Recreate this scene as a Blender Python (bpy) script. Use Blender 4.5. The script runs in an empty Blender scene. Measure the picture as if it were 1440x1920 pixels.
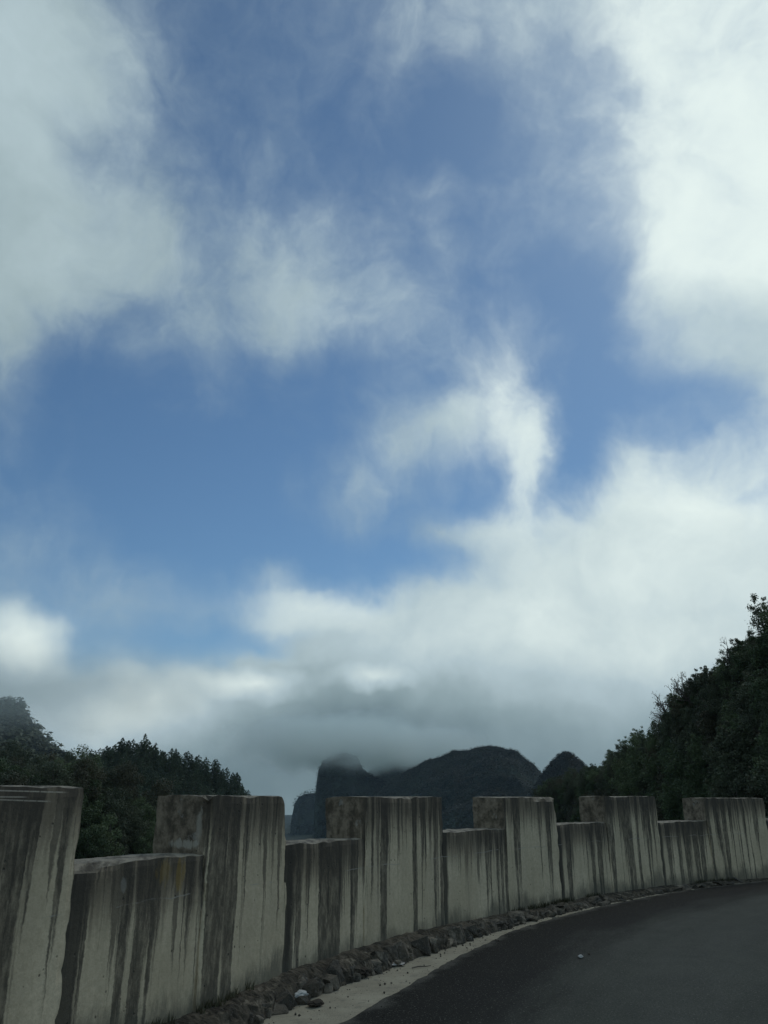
import bpy, math, random
import numpy as np
from mathutils import Vector, Matrix, Euler

R = math.radians
rng = np.random.default_rng(7)
random.seed(7)
scene = bpy.context.scene
col = scene.collection

# ------------------------------------------------------------------ camera
F_PX, W_PX, H_PX = 1495.0, 1440.0, 1920.0        # focal length measured in the photograph
PITCH = math.atan((1500 - 960) / F_PX)           # horizon at row 1500
EYE = 1.45
cam_data = bpy.data.cameras.new('camera')
cam = bpy.data.objects.new('camera', cam_data)
col.objects.link(cam)
cam.location = (0, 0, EYE)
cam.rotation_euler = (math.pi / 2 + PITCH, 0, 0)
cam_data.sensor_fit = 'VERTICAL'
cam_data.sensor_height = 36.0
cam_data.lens = 36.0 * F_PX / H_PX
cam_data.clip_start = 0.05
cam_data.clip_end = 30000
scene.camera = cam


def view_dir(px, py):
    """direction (world) seen at a measured position of the photograph"""
    u = (px - 720) / F_PX
    v = -(py - 960) / F_PX
    return Vector((u, math.cos(PITCH) - v * math.sin(PITCH), v * math.cos(PITCH) + math.sin(PITCH)))


# ------------------------------------------------------------------ world, sun, exposure
SUN_EL, SUN_AZ = R(46), R(33)
scene.view_settings.view_transform = 'Standard'
scene.view_settings.look = 'None'
scene.view_settings.gamma = 1.0
scene.view_settings.exposure = 0.0
scene.view_settings.use_curve_mapping = False

world = bpy.data.worlds.new('World')
scene.world = world
world.use_nodes = True


class NT:
    """small helper for wiring node trees"""
    def __init__(self, tree):
        self.t = tree
        self.n = tree.nodes
        self.l = tree.links

    def new(self, kind, **kw):
        node = self.n.new(kind)
        for k, v in kw.items():
            setattr(node, k, v)
        return node

    def put(self, sock, val):
        if isinstance(val, bpy.types.NodeSocket):
            self.l.new(val, sock)
        elif val is not None:
            sock.default_value = val

    def math(self, op, a, b=None, clamp=False):
        n = self.new('ShaderNodeMath', operation=op, use_clamp=clamp)
        self.put(n.inputs[0], a)
        if b is not None:
            self.put(n.inputs[1], b)
        return n.outputs[0]

    def vmath(self, op, a, b=None):
        n = self.new('ShaderNodeVectorMath', operation=op)
        self.put(n.inputs[0], a)
        if b is not None:
            self.put(n.inputs[1], b)
        return n.outputs['Value'] if op in ('LENGTH', 'DOT_PRODUCT', 'DISTANCE') else n.outputs[0]

    def ramp(self, x, a, b, c=0.0, d=1.0, kind='SMOOTHSTEP'):
        n = self.new('ShaderNodeMapRange', interpolation_type=kind)
        self.put(n.inputs['Value'], x)
        self.put(n.inputs['From Min'], a)
        self.put(n.inputs['From Max'], b)
        self.put(n.inputs['To Min'], c)
        self.put(n.inputs['To Max'], d)
        return n.outputs['Result']

    def mix(self, f, a, b, blend='MIX'):
        n = self.new('ShaderNodeMix', data_type='RGBA', blend_type=blend)
        n.clamp_factor = True
        self.put(n.inputs[0], f)
        self.put(n.inputs[6], a)
        self.put(n.inputs[7], b)
        return n.outputs[2]

    def noise(self, vec, scale=1.0, detail=4.0, rough=0.5, dist=0.0, out=0):
        n = self.new('ShaderNodeTexNoise')
        self.put(n.inputs['Vector'], vec)
        n.inputs['Scale'].default_value = scale
        n.inputs['Detail'].default_value = detail
        n.inputs['Roughness'].default_value = rough
        n.inputs['Distortion'].default_value = dist
        return n.outputs[out]

    def mapping(self, vec, scale=(1, 1, 1), loc=(0, 0, 0), rot=(0, 0, 0), kind='POINT'):
        n = self.new('ShaderNodeMapping', vector_type=kind)
        self.put(n.inputs['Vector'], vec)
        n.inputs['Location'].default_value = loc
        n.inputs['Rotation'].default_value = rot
        n.inputs['Scale'].default_value = scale
        return n.outputs[0]


def rgba(r, g, b):
    return (r, g, b, 1.0)


def build_world():
    w = NT(world.node_tree)
    w.n.clear()
    out = w.new('ShaderNodeOutputWorld')
    bg = w.new('ShaderNodeBackground')
    bg.inputs['Strength'].default_value = 0.1
    sky = w.new('ShaderNodeTexSky', sky_type='NISHITA')
    sky.sun_disc = False
    sky.sun_elevation = SUN_EL
    sky.sun_rotation = SUN_AZ
    sky.altitude = 900
    sky.air_density = 1.0
    sky.dust_density = 0.6
    sky.ozone_density = 1.2
    d = w.new('ShaderNodeTexCoord').outputs['Generated']

    def blob(x, y, rx, ry, rot=0.0):
        c = view_dir(x, y)
        k = 1.0 / c.length
        c.normalize()
        right = Vector((1, 0, 0))
        up = Vector((0, -math.sin(PITCH), math.cos(PITCH)))
        u = (right - c * right.dot(c)).normalized()
        v = c.cross(u) * -1
        if v.dot(up) < 0:
            v = -v
        a = R(rot)
        u2 = u * math.cos(a) + v * math.sin(a)
        n = -c
        v2 = n.cross(u2)
        m = Matrix((u2, v2, n)).transposed()
        e = m.to_euler('XYZ')
        # tangent-plane radii, smaller off axis
        sx, sy = rx / F_PX * k ** 1.5 * 1.7, ry / F_PX * k ** 1.5 * 1.7
        return c, e, (sx, sy, 0.9)

    # noise drift that also bends the cloud edges
    warp = w.noise(d, 2.6, 4, .55, out=1)
    warp = w.vmath('SUBTRACT', warp, (0.5, 0.5, 0.5))
    wsc = w.new('ShaderNodeVectorMath', operation='SCALE')
    w.put(wsc.inputs[0], warp)
    wsc.inputs['Scale'].default_value = 0.16
    warp2 = w.noise(d, 9.0, 4, .55, out=1)
    warp2 = w.vmath('SUBTRACT', warp2, (0.5, 0.5, 0.5))
    wsc2 = w.new('ShaderNodeVectorMath', operation='SCALE')
    w.put(wsc2.inputs[0], warp2)
    wsc2.inputs['Scale'].default_value = 0.075
    dw = w.vmath('ADD', d, wsc.outputs[0])
    dw = w.vmath('ADD', dw, wsc2.outputs[0])
    db = w.vmath('ADD', d, wsc2.outputs[0])

    def field(blobs, vec):
        acc = None
        for b in blobs:
            x, y, rx, ry, amp = b[:5]
            c, e, s = blob(x, y, rx, ry, b[5] if len(b) > 5 else 0.0)
            g = w.new('ShaderNodeTexGradient', gradient_type='SPHERICAL')
            g.texture_mapping.vector_type = 'TEXTURE'
            g.texture_mapping.translation = c
            g.texture_mapping.rotation = e
            g.texture_mapping.scale = s
            w.l.new(vec, g.inputs[0])
            n = w.new('ShaderNodeMath', operation='MULTIPLY_ADD')
            w.l.new(g.outputs['Fac'], n.inputs[0])
            n.inputs[1].default_value = amp * 1.25
            w.put(n.inputs[2], 0.0 if acc is None else acc)
            acc = n.outputs[0]
        return acc

    DENS = [
        (-10, 220, 250, 300, 1.12), (90, 40, 150, 120, .2), (60, 530, 270, 160, .62), (10, 720, 60, 130, .35), (200, 480, 130, 80, .28),
        (850, 10, 240, 110, .26), (960, 20, 200, 90, .2), (620, 90, 150, 110, .02), (880, 90, 60, 60, .15), (560, 30, 120, 90, -.15),
        (1530, 240, 390, 460, .9), (1440, 480, 240, 220, .22), (1060, 150, 80, 80, -.06), (1470, 680, 220, 160, .28), (1140, 420, 120, 230, .08), (1290, 40, 200, 130, .16), (1200, 560, 160, 120, .12), (1110, 740, 60, 170, -.42), (1060, 560, 120, 120, -.24), (1010, 420, 130, 260, -.17), (1000, 170, 140, 120, -.20), (1120, 300, 70, 130, -.10), (1160, 620, 120, 90, -.22), (980, 850, 60, 90, .10, -20), (1060, 880, 45, 80, -.4), (860, 940, 90, 40, -.15),
        (525, 510, 80, 120, .38), (400, 600, 230, 80, .22, 12), (640, 600, 120, 55, .34, 8), (820, 345, 70, 45, .3),
        (830, 475, 30, 60, .32), (460, 400, 150, 100, .14), (700, 470, 90, 90, .15),
        (920, 720, 60, 130, .42, -25), (1000, 880, 28, 75, .5, -8), (890, 640, 70, 60, .22), (870, 800, 120, 60, .24), (985, 800, 50, 90, .28), (1080, 650, 110, 90, .1), (820, 800, 130, 50, .25),
        (600, 940, 80, 60, .32), (540, 915, 25, 40, .25), (840, 990, 80, 32, .34), (950, 1000, 70, 45, .3), (710, 890, 90, 60, .28), (640, 1000, 60, 40, .2),
        (1190, 900, 130, 110, .75), (1400, 980, 240, 110, .75), (1120, 1060, 240, 85, .55), (1230, 1200, 420, 150, .9),
        (570, 1120, 80, 62, .66), (500, 1060, 50, 24, .3), (740, 1190, 260, 62, .72), (930, 1150, 160, 70, .55), (900, 1270, 330, 90, .8),
        (640, 1340, 330, 90, 1.0), (900, 1370, 400, 120, 1.0), (300, 1370, 260, 75, .85), (150, 1350, 110, 55, .5), (490, 1290, 70, 34, .6),
        (1250, 1400, 420, 170, 1.0), (300, 1500, 500, 90, 1.0), (720, 1500, 700, 80, 1.0),
        (40, 1205, 62, 58, 1.15), (70, 1280, 90, 45, .7), (-40, 1330, 150, 80, .7), (190, 1310, 70, 40, .2),
        (60, 1040, 130, 110, .3), (210, 1130, 70, 60, .28), (400, 1080, 110, 40, .26), (340, 1140, 120, 40, .22), (250, 1240, 130, 50, .3),
        (260, 860, 260, 190, -.5), (390, 110, 150, 130, -.2), (790, 240, 130, 120, -.34), (760, 1065, 150, 45, -.4),
        (430, 970, 150, 90, -.35), (180, 680, 130, 70, -.22), (1260, 745, 110, 60, -.55), (1050, 550, 70, 60, -.2),
        (330, 1210, 90, 36, -.3), (500, 1215, 90, 30, -.5), (620, 740, 100, 60, -.25), (250, 570, 60, 50, -.25), (170, 300, 60, 70, -.25),
        (640, 1040, 90, 34, -.3), (150, 1330, 60, 24, -.45, -20), (1000, 400, 90, 130, -.18), (1090, 830, 50, 60, -.2), (740, 960, 60, 60, -.15),
    ]
    GREY = [
        (640, 1340, 220, 58, -.36), (880, 1350, 240, 90, -.15), (720, 1500, 1000, 110, -.34), (500, 1450, 240, 70, -.19),
        (1150, 1450, 400, 90, -.10), (1150, 1230, 420, 120, .20), (0, 1300, 130, 50, -.2), (60, 500, 250, 200, -.08),
        (1440, 190, 250, 270, .48), (1300, 950, 320, 120, .3), (1000, 1130, 450, 90, .16), (570, 1120, 110, 50, .2),
        (950, 760, 90, 190, .26), (860, 50, 300, 130, -.1), (490, 1285, 80, 22, .4), (700, 1270, 60, 16, .35),
        (230, 1335, 230, 66, .38), (50, 1195, 80, 50, .40), (1200, 1330, 350, 60, -.04), (1400, 700, 220, 110, -.12),
    ]
    n1 = w.noise(w.mapping(dw, (1, 1, 1.25), (0.3, 0.1, 0.7)), 5.2, 10, .60)
    n2 = w.noise(w.mapping(dw, (1.0, 1.0, 1.5), (3.3, 1.1, 0.2), (0, 0.5, 0.2)), 15.0, 8, .62)
    # torn wisps, drawn out along the wind
    n4 = w.noise(w.mapping(dw, (1.0, 0.8, 0.42), (0, 0, 0), (0.25, 0.55, 0.1)), 11.0, 8, .6, .15)
    n5 = w.noise(w.mapping(dw, (0.45, 0.9, 1.0), (4, 0, 2), (0.1, -0.5, 0.2)), 24.0, 6, .6, .1)
    nz = w.math('MULTIPLY', w.math('SUBTRACT', n1, .5), .8)
    nz = w.math('ADD', nz, w.math('MULTIPLY', w.math('SUBTRACT', n2, .5), .5))
    nz = w.math('ADD', nz, w.math('MULTIPLY', w.math('SUBTRACT', n4, .5), 1.3))
    nz = w.math('ADD', nz, w.math('MULTIPLY', w.math('SUBTRACT', n5, .5), .28))
    sepz = w.new('ShaderNodeSeparateXYZ')
    w.put(sepz.inputs[0], d)
    nz = w.math('MULTIPLY', nz, w.ramp(sepz.outputs[2], .03, .34, .35, 1.0))
    dens = w.math('ADD', field(DENS, db), nz)
    dens = w.math('ADD', dens, .13)
    # cloud cover goes on unseen behind the camera, added to whiten the light
    dens = w.math('ADD', dens, w.ramp(w.vmath('DOT_PRODUCT', d, (0.0, -0.92, 0.39)), -.35, .35, 0.0, .52))
    alpha = w.math('MULTIPLY', w.ramp(dens, -0.34, 1.36), w.ramp(dens, .1, .95, .62, 1.0))
    sep = w.new('ShaderNodeSeparateXYZ')
    w.put(sep.inputs[0], d)
    # brightness of the cloud itself: thick and lit near the sun, grey where it is low and shaded
    sdir = (math.cos(SUN_EL) * math.sin(SUN_AZ), math.cos(SUN_EL) * math.cos(SUN_AZ), math.sin(SUN_EL))
    sd = w.vmath('DOT_PRODUCT', d, sdir)
    near = w.ramp(sd, 0.80, 1.0, 0.0, 0.34)
    br = w.math('ADD', field(GREY, db), near)
    n3 = w.noise(dw, 7.0, 8, .6)
    br = w.math('ADD', br, w.math('MULTIPLY', w.math('SUBTRACT', n3, .5), .5))
    br = w.math('ADD', br, w.ramp(dens, .2, 1.3, .60, .54))
    cr = w.new('ShaderNodeValToRGB')
    w.put(cr.inputs[0], br)
    els = cr.color_ramp.elements
    els[0].position, els[0].color = 0.0, rgba(1.5, 2.15, 2.35)
    els[1].position, els[1].color = 1.0, rgba(8.2, 9.3, 9.0)
    e = els.new(.35)
    e.color = rgba(2.9, 3.85, 4.1)
    e = els.new(.68)
    e.color = rgba(4.9, 6.1, 6.5)
    tint = w.mix(1.0, sky.outputs[0], rgba(.50, .68, .76), 'MULTIPLY')
    colr = w.mix(alpha, tint, cr.outputs[0])
    w.put(bg.inputs['Color'], colr)
    w.l.new(bg.outputs[0], out.inputs['Surface'])
    world.cycles.sampling_method = 'MANUAL'
    world.cycles.sample_map_resolution = 1024


build_world()

sun_data = bpy.data.lights.new('sun', 'SUN')
sun_data.energy = 0.5
sun_data.angle = R(18)
sun_data.color = (1.0, .93, .82)
sun = bpy.data.objects.new('sun', sun_data)
col.objects.link(sun)
sun.location = (30, 40, 60)
sun.rotation_euler = Vector((-math.cos(SUN_EL) * math.sin(SUN_AZ), -math.cos(SUN_EL) * math.cos(SUN_AZ), -math.sin(SUN_EL))).to_track_quat('-Z', 'Y').to_euler()
scene.cycles.volume_bounces = 4
scene.cycles.max_bounces = 6
scene.cycles.volume_max_steps = 96
scene.cycles.use_denoising = True


# ------------------------------------------------------------------ helpers
def tag(o, label=None, cat=None, group=None, kind=None):
    if label: o['label'] = label
    if cat: o['category'] = cat
    if group: o['group'] = group
    if kind: o['kind'] = kind
    return o


def mesh_np(name, V, faces, mats=None, midx=None, smooth=False):
    """V (n,3); faces: (m,3) or (m,4) array or list of such arrays"""
    me = bpy.data.meshes.new(name)
    if not isinstance(faces, (list, tuple)):
        faces = [faces]
    faces = [np.asarray(f, dtype=np.int32) for f in faces if len(f)]
    V = np.asarray(V, dtype=np.float32)
    me.vertices.add(len(V))
    me.vertices.foreach_set('co', V.ravel())
    loops = np.concatenate([f.ravel() for f in faces])
    sizes = np.concatenate([np.full(len(f), f.shape[1], dtype=np.int32) for f in faces])
    starts = np.concatenate([[0], np.cumsum(sizes)[:-1]]).astype(np.int32)
    me.loops.add(len(loops))
    me.loops.foreach_set('vertex_index', loops)
    me.polygons.add(len(sizes))
    me.polygons.foreach_set('loop_start', starts)
    me.polygons.foreach_set('loop_total', sizes)
    if mats:
        for m in mats:
            me.materials.append(m)
    if midx is not None:
        me.polygons.foreach_set('material_index', np.asarray(midx, dtype=np.int32))
    me.polygons.foreach_set('use_smooth', np.full(len(sizes), bool(smooth)))
    me.update(calc_edges=True)
    me.validate()
    return me


def attr(me, name, arr, kind='FLOAT'):
    a = me.attributes.new(name, kind, 'POINT')
    arr = np.asarray(arr, dtype=np.float32)
    a.data.foreach_set('value' if kind == 'FLOAT' else 'vector', arr.ravel())


def obj(name, me, parent=None, loc=None):
    o = bpy.data.objects.new(name, me)
    col.objects.link(o)
    if parent is not None:
        o.parent = parent
    if loc is not None:
        o.location = loc
    return o


def empty(name, loc=(0, 0, 0)):
    o = bpy.data.objects.new(name, None)
    o.empty_display_size = .3
    col.objects.link(o)
    o.location = loc
    return o


def copy_tree(o, parent=None):
    c = o.copy()
    col.objects.link(c)
    c.parent = parent
    for ch in o.children:
        copy_tree(ch, c)
    return c


def _hash(ix, iy, iz, seed):
    h = (ix.astype(np.int64) * 374761393 + iy.astype(np.int64) * 668265263 + iz.astype(np.int64) * 2147483647 + seed * 1274126177) & 0xffffffff
    h = ((h ^ (h >> 13)) * 1274126177) & 0xffffffff
    h = h ^ (h >> 16)
    return (h & 0xffff) / 65535.0


def vnoise(P, seed=0):
    P = np.asarray(P, dtype=np.float64)
    I = np.floor(P).astype(np.int64)
    f = P - I
    f = f * f * (3 - 2 * f)
    r = 0
    for dx in (0, 1):
        for dy in (0, 1):
            for dz in (0, 1):
                wgt = (f[..., 0] if dx else 1 - f[..., 0]) * (f[..., 1] if dy else 1 - f[..., 1]) * (f[..., 2] if dz else 1 - f[..., 2])
                r = r + wgt * _hash(I[..., 0] + dx, I[..., 1] + dy, I[..., 2] + dz, seed)
    return r * 2 - 1


def fbm(P, octaves=4, seed=0, gain=.5):
    P = np.asarray(P, dtype=np.float64)
    a, s, t = 1.0, 0, 0
    for k in range(octaves):
        s = s + a * vnoise(P * (2.03 ** k) + 17.3 * k, seed + k)
        t += a
        a *= gain
    return s / t


def grid_faces(n, m):
    """quads for an n x m vertex grid"""
    i = np.arange(n - 1)[:, None] * m + np.arange(m - 1)[None, :]
    i = i.ravel()
    return np.stack([i, i + m, i + m + 1, i + 1], 1)


def box_surface(nx, ny, nz):
    """closed box lattice, parameters 0..1, outward quads"""
    idx = {}
    V, Fc = [], []

    def vid(i, j, k):
        key = (i, j, k)
        if key not in idx:
            idx[key] = len(V)
            V.append((i / nx, j / ny, k / nz))
        return idx[key]
    for i in range(nx):
        for k in range(nz):
            Fc.append((vid(i, 0, k), vid(i + 1, 0, k), vid(i + 1, 0, k + 1), vid(i, 0, k + 1)))
            Fc.append((vid(i, ny, k), vid(i, ny, k + 1), vid(i + 1, ny, k + 1), vid(i + 1, ny, k)))
    for j in range(ny):
        for k in range(nz):
            Fc.append((vid(0, j, k), vid(0, j, k + 1), vid(0, j + 1, k + 1), vid(0, j + 1, k)))
            Fc.append((vid(nx, j, k), vid(nx, j + 1, k), vid(nx, j + 1, k + 1), vid(nx, j, k + 1)))
    for i in range(nx):
        for j in range(ny):
            Fc.append((vid(i, j, nz), vid(i + 1, j, nz), vid(i + 1, j + 1, nz), vid(i, j + 1, nz)))
            Fc.append((vid(i, j, 0), vid(i, j + 1, 0), vid(i + 1, j + 1, 0), vid(i + 1, j, 0)))
    return np.array(V), np.array(Fc)


def tube(path, radii, sides=5):
    """tapered tube along a polyline -> (V, quads)"""
    path = np.asarray(path, float)
    n = len(path)
    V = []
    for i in range(n):
        t = path[min(i + 1, n - 1)] - path[max(i - 1, 0)]
        t = t / (np.linalg.norm(t) + 1e-9)
        a = np.cross(t, (0.31, 0.93, 0.19) if abs(t[1]) < .9 else (1, 0, 0))
        a /= np.linalg.norm(a)
        b = np.cross(t, a)
        for k in range(sides):
            th = 2 * math.pi * k / sides
            V.append(path[i] + radii[i] * (math.cos(th) * a + math.sin(th) * b))
    Fq = []
    for i in range(n - 1):
        for k in range(sides):
            k2 = (k + 1) % sides
            Fq.append((i * sides + k, i * sides + k2, (i + 1) * sides + k2, (i + 1) * sides + k))
    return np.array(V), np.array(Fq)


class Acc:
    """collects vertices and faces of one mesh"""
    def __init__(self):
        self.V, self.Q, self.T, self.n = [], [], [], 0

    def add(self, V, F):
        V = np.asarray(V, float)
        F = np.asarray(F, int)
        self.V.append(V)
        (self.Q if F.shape[1] == 4 else self.T).append(F + self.n)
        self.n += len(V)

    def mesh(self, name, mats, smooth=False):
        faces = []
        if self.Q: faces.append(np.concatenate(self.Q))
        if self.T: faces.append(np.concatenate(self.T))
        return mesh_np(name, np.concatenate(self.V), faces, mats, smooth=smooth)


def leaf_quads(C, size, up=.35, flat=.5, out=None):
    """one pointed leaf-like quad at each centre C (n,3)"""
    n = len(C)
    nrm = rng.normal(size=(n, 3))
    if out is not None:
        nrm = nrm * .7 + out * .9
    nrm[:, 2] += up
    nrm /= np.linalg.norm(nrm, axis=1, keepdims=True)
    a = rng.normal(size=(n, 3))
    a -= nrm * (a * nrm).sum(1, keepdims=True)
    a /= np.linalg.norm(a, axis=1, keepdims=True)
    b = np.cross(nrm, a)
    s = (size * rng.uniform(.6, 1.35, n))[:, None]
    V = np.stack([C - a * s, C + b * s * flat - a * s * .1, C + a * s, C - b * s * flat - a * s * .1], 1).reshape(-1, 3)
    Fq = np.arange(4 * n).reshape(-1, 4)
    return V, Fq


# ------------------------------------------------------------------ materials
def material(name):
    m = bpy.data.materials.new(name)
    m.use_nodes = True
    t = NT(m.node_tree)
    p = t.n['Principled BSDF']
    return m, t, p


def foliage_mat(name, dark, light, trans=.25, scale=1.5):
    m, t, p = material(name)
    geo = t.new('ShaderNodeNewGeometry')
    info = t.new('ShaderNodeObjectInfo')
    isl = geo.outputs['Random Per Island']
    nz = t.noise(t.new('ShaderNodeTexCoord').outputs['Object'], scale, 3, .6)
    f = t.math('ADD', t.math('MULTIPLY', isl, .4), t.math('MULTIPLY', info.outputs['Random'], .5))
    f = t.math('ADD', f, t.math('MULTIPLY', t.math('SUBTRACT', nz, .5), .9))
    c = t.mix(t.ramp(f, .05, .95), rgba(*dark), rgba(*light))
    t.put(p.inputs['Base Color'], c)
    p.inputs['Roughness'].default_value = .62
    p.inputs['Specular IOR Level'].default_value = .25
    tr = t.new('ShaderNodeBsdfTranslucent')
    t.put(tr.inputs[0], c)
    mx = t.new('ShaderNodeMixShader')
    mx.inputs[0].default_value = trans
    t.l.new(p.outputs[0], mx.inputs[1])
    t.l.new(tr.outputs[0], mx.inputs[2])
    t.l.new(mx.outputs[0], t.n['Material Output'].inputs['Surface'])
    return m


M_LEAF_DARK = foliage_mat('leaf_dark', (.058, .072, .044), (.118, .138, .082))
M_LEAF_MID = foliage_mat('leaf_mid', (.062, .092, .044), (.155, .195, .095))
M_LEAF_OLIVE = foliage_mat('leaf_olive', (.052, .055, .034), (.13, .125, .075))
M_NEEDLE = foliage_mat('needle', (.048, .068, .042), (.095, .125, .072), .2)
M_DRY = foliage_mat('dry_leaf', (.08, .07, .05), (.16, .14, .10))
M_SUNLIT = foliage_mat('sunlit_canopy', (.070, .088, .050), (.125, .14, .085), .15, .02)  # far canopy made paler, sunlight put into its base colour
M_FAR = foliage_mat('far_canopy', (.028, .042, .032), (.044, .062, .044), .1, .012)


def bark_mat():
    m, t, p = material('bark')
    n = t.noise(t.new('ShaderNodeTexCoord').outputs['Object'], 9, 4, .6)
    t.put(p.inputs['Base Color'], t.mix(n, rgba(.05, .042, .034), rgba(.15, .13, .11)))
    p.inputs['Roughness'].default_value = .9
    return m


M_BARK = bark_mat()


def soil_mat(name, a, b, scale):
    m, t, p = material(name)
    pos = t.new('ShaderNodeNewGeometry').outputs['Position']
    n = t.noise(pos, scale, 8, .65)
    t.put(p.inputs['Base Color'], t.mix(t.ramp(n, .3, .7), rgba(*a), rgba(*b)))
    p.inputs['Roughness'].default_value = .95
    p.inputs['Specular IOR Level'].default_value = .1
    bp = t.new('ShaderNodeBump')
    bp.inputs['Distance'].default_value = .4 / scale
    bp.inputs['Strength'].default_value = .8
    t.put(bp.inputs['Height'], t.noise(pos, scale * 3, 6, .6))
    t.l.new(bp.outputs[0], p.inputs['Normal'])
    return m


M_SLOPE = soil_mat('hillside_soil', (.016, .022, .014), (.042, .045, .028), .35)
M_FOREST_FLOOR = soil_mat('forest_floor', (.014, .024, .018), (.036, .050, .034), .06)
M_VALLEY = soil_mat('valley_ground', (.022, .032, .022), (.05, .058, .038), .02)


def rock_mountain_mat():
    """dark limestone with shrubs; paler bare streaks where the face is steep"""
    m, t, p = material('karst_rock')
    geo = t.new('ShaderNodeNewGeometry')
    pos = geo.outputs['Position']
    sep = t.new('ShaderNodeSeparateXYZ')
    t.put(sep.inputs[0], geo.outputs['Normal'])
    green = t.mix(t.ramp(t.noise(pos, .02, 8, .7), .35, .65), rgba(.010, .019, .017), rgba(.048, .064, .048))
    st = t.noise(t.mapping(pos, (.05, .05, .012)), 1.0, 6, .6)
    rock = t.mix(t.noise(pos, .05, 6, .7), rgba(.045, .055, .055), rgba(.13, .135, .13))
    rockm = t.math('MULTIPLY', t.ramp(sep.outputs[2], .45, .15), t.ramp(st, .58, .68))
    t.put(p.inputs['Base Color'], t.mix(rockm, green, rock))
    p.inputs['Roughness'].default_value = .95
    p.inputs['Specular IOR Level'].default_value = .1
    return m


M_KARST = rock_mountain_mat()


def concrete_mat():
    m, t, p = material('stained_concrete')
    A = lambda n: t.new('ShaderNodeAttribute', attribute_name=n)
    uv = A('wall_uv').outputs['Vector']
    below = A('below_top').outputs['Fac']
    left = A('from_left').outputs['Fac']
    panel = A('is_panel').outputs['Fac']
    seed = A('streaks').outputs['Fac']
    sep = t.new('ShaderNodeSeparateXYZ')
    t.put(sep.inputs[0], uv)
    u, dep, z = sep.outputs[0], sep.outputs[1], sep.outputs[2]
    nrm = t.new('ShaderNodeSeparateXYZ')
    t.put(nrm.inputs[0], t.new('ShaderNodeNewGeometry').outputs['Normal'])
    # clean concrete
    n_big = t.noise(uv, 1.7, 5, .6)
    n_fine = t.noise(uv, 26, 6, .75)
    n_form = t.noise(t.mapping(uv, (5, 5, .5)), 1.0, 4, .6)
    clean = t.mix(t.ramp(n_big, .3, .7), rgba(.53, .445, .305), rgba(.67, .565, .40))
    clean = t.mix(t.math('MULTIPLY', t.ramp(n_form, .38, .66), .42), clean, rgba(.40, .335, .235))
    clean = t.mix(t.math('MULTIPLY', t.ramp(n_fine, .35, .7), .5), clean, rgba(.37, .30, .20))
    # wandering of the streak edges
    wob = t.noise(t.mapping(uv, (3, 3, 2.2)), 1.0, 5, .62)
    wob = t.math('MULTIPLY', t.math('SUBTRACT', wob, .5), .075)
    fine_wob = t.math('MULTIPLY', t.math('SUBTRACT', t.noise(uv, 22, 5, .7), .5), .034)
    uw = t.math('ADD', t.math('ADD', u, wob), fine_wob)
    cmb = t.new('ShaderNodeCombineXYZ')
    t.put(cmb.inputs[0], uw)
    t.put(cmb.inputs[1], dep)
    t.put(cmb.inputs[2], z)
    su = cmb.outputs[0]
    n1 = t.noise(t.mapping(su, (6.2, 6.2, .12), (2.7, 0, .4)), 1.0, 4, .6)
    n2 = t.noise(t.mapping(su, (13, 13, .30), (7.1, 3, 1.4)), 1.0, 3, .6)
    n3 = t.noise(t.mapping(su, (34, 34, .7), (1.1, 5, 2.4)), 1.0, 3, .6)
    th1 = t.ramp(below, 0.0, 1.35, .45, .54, 'LINEAR')
    th1 = t.math('ADD', t.math('ADD', th1, seed), .02)
    inside = t.ramp(t.noise(t.mapping(uv, (16, 16, 5)), 1.0, 6, .75), .32, .6, .55, 1.0)
    d1 = t.math('MULTIPLY', t.ramp(t.math('SUBTRACT', n1, th1), 0.0, .05), inside)
    th2 = t.ramp(below, 0.0, 1.2, .46, .74, 'LINEAR')
    d2 = t.ramp(t.math('SUBTRACT', n2, t.math('ADD', th2, seed)), 0.0, .08)
    th3 = t.ramp(below, 0.0, .9, .44, .80, 'LINEAR')
    d3 = t.ramp(t.math('SUBTRACT', n3, th3), 0.0, .12)
    # dark cap under the coping edge, ragged
    ragged = t.math('MULTIPLY', t.math('SUBTRACT', n2, .5), .9)
    cap = t.ramp(t.math('ADD', below, ragged), .46, .06)
    # run-off beside the merlon above, full height
    edge = t.math('MULTIPLY', t.ramp(t.math('ADD', left, t.math('MULTIPLY', wob, 1.4)), .17, .11), panel)
    # grime creeping up from the footing
    foot = t.ramp(t.math('SUBTRACT', z, t.math('ADD', t.math('MULTIPLY', t.noise(t.mapping(uv, (2.2, 2.2, 1)), 1.0, 3, .6), .55), t.math('MULTIPLY', t.noise(t.mapping(uv, (24, 24, 7)), 1.0, 5, .75), .34))), -.12, -.36)
    col1 = t.mix(t.math('MULTIPLY', cap, .74), clean, rgba(.085, .066, .048))
    col1 = t.mix(t.math('MULTIPLY', d3, .5), col1, rgba(.085, .070, .054))
    col1 = t.mix(t.math('MULTIPLY', d2, .72), col1, rgba(.072, .060, .046))
    col1 = t.mix(t.math('MULTIPLY', d1, .88), col1, rgba(.056, .048, .038))
    col1 = t.mix(t.math('MULTIPLY', edge, .9), col1, rgba(.050, .044, .035))
    col1 = t.mix(t.math('MULTIPLY', foot, .7), col1, rgba(.075, .074, .058))
    # side faces of the merlons: a darker mottled brown with paler spots
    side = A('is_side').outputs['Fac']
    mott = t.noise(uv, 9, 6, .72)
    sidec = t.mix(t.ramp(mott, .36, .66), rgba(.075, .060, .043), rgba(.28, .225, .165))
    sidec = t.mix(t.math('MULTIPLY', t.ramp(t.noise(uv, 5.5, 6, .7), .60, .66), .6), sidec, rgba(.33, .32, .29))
    col1 = t.mix(t.math('MULTIPLY', side, .85), col1, sidec)
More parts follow.
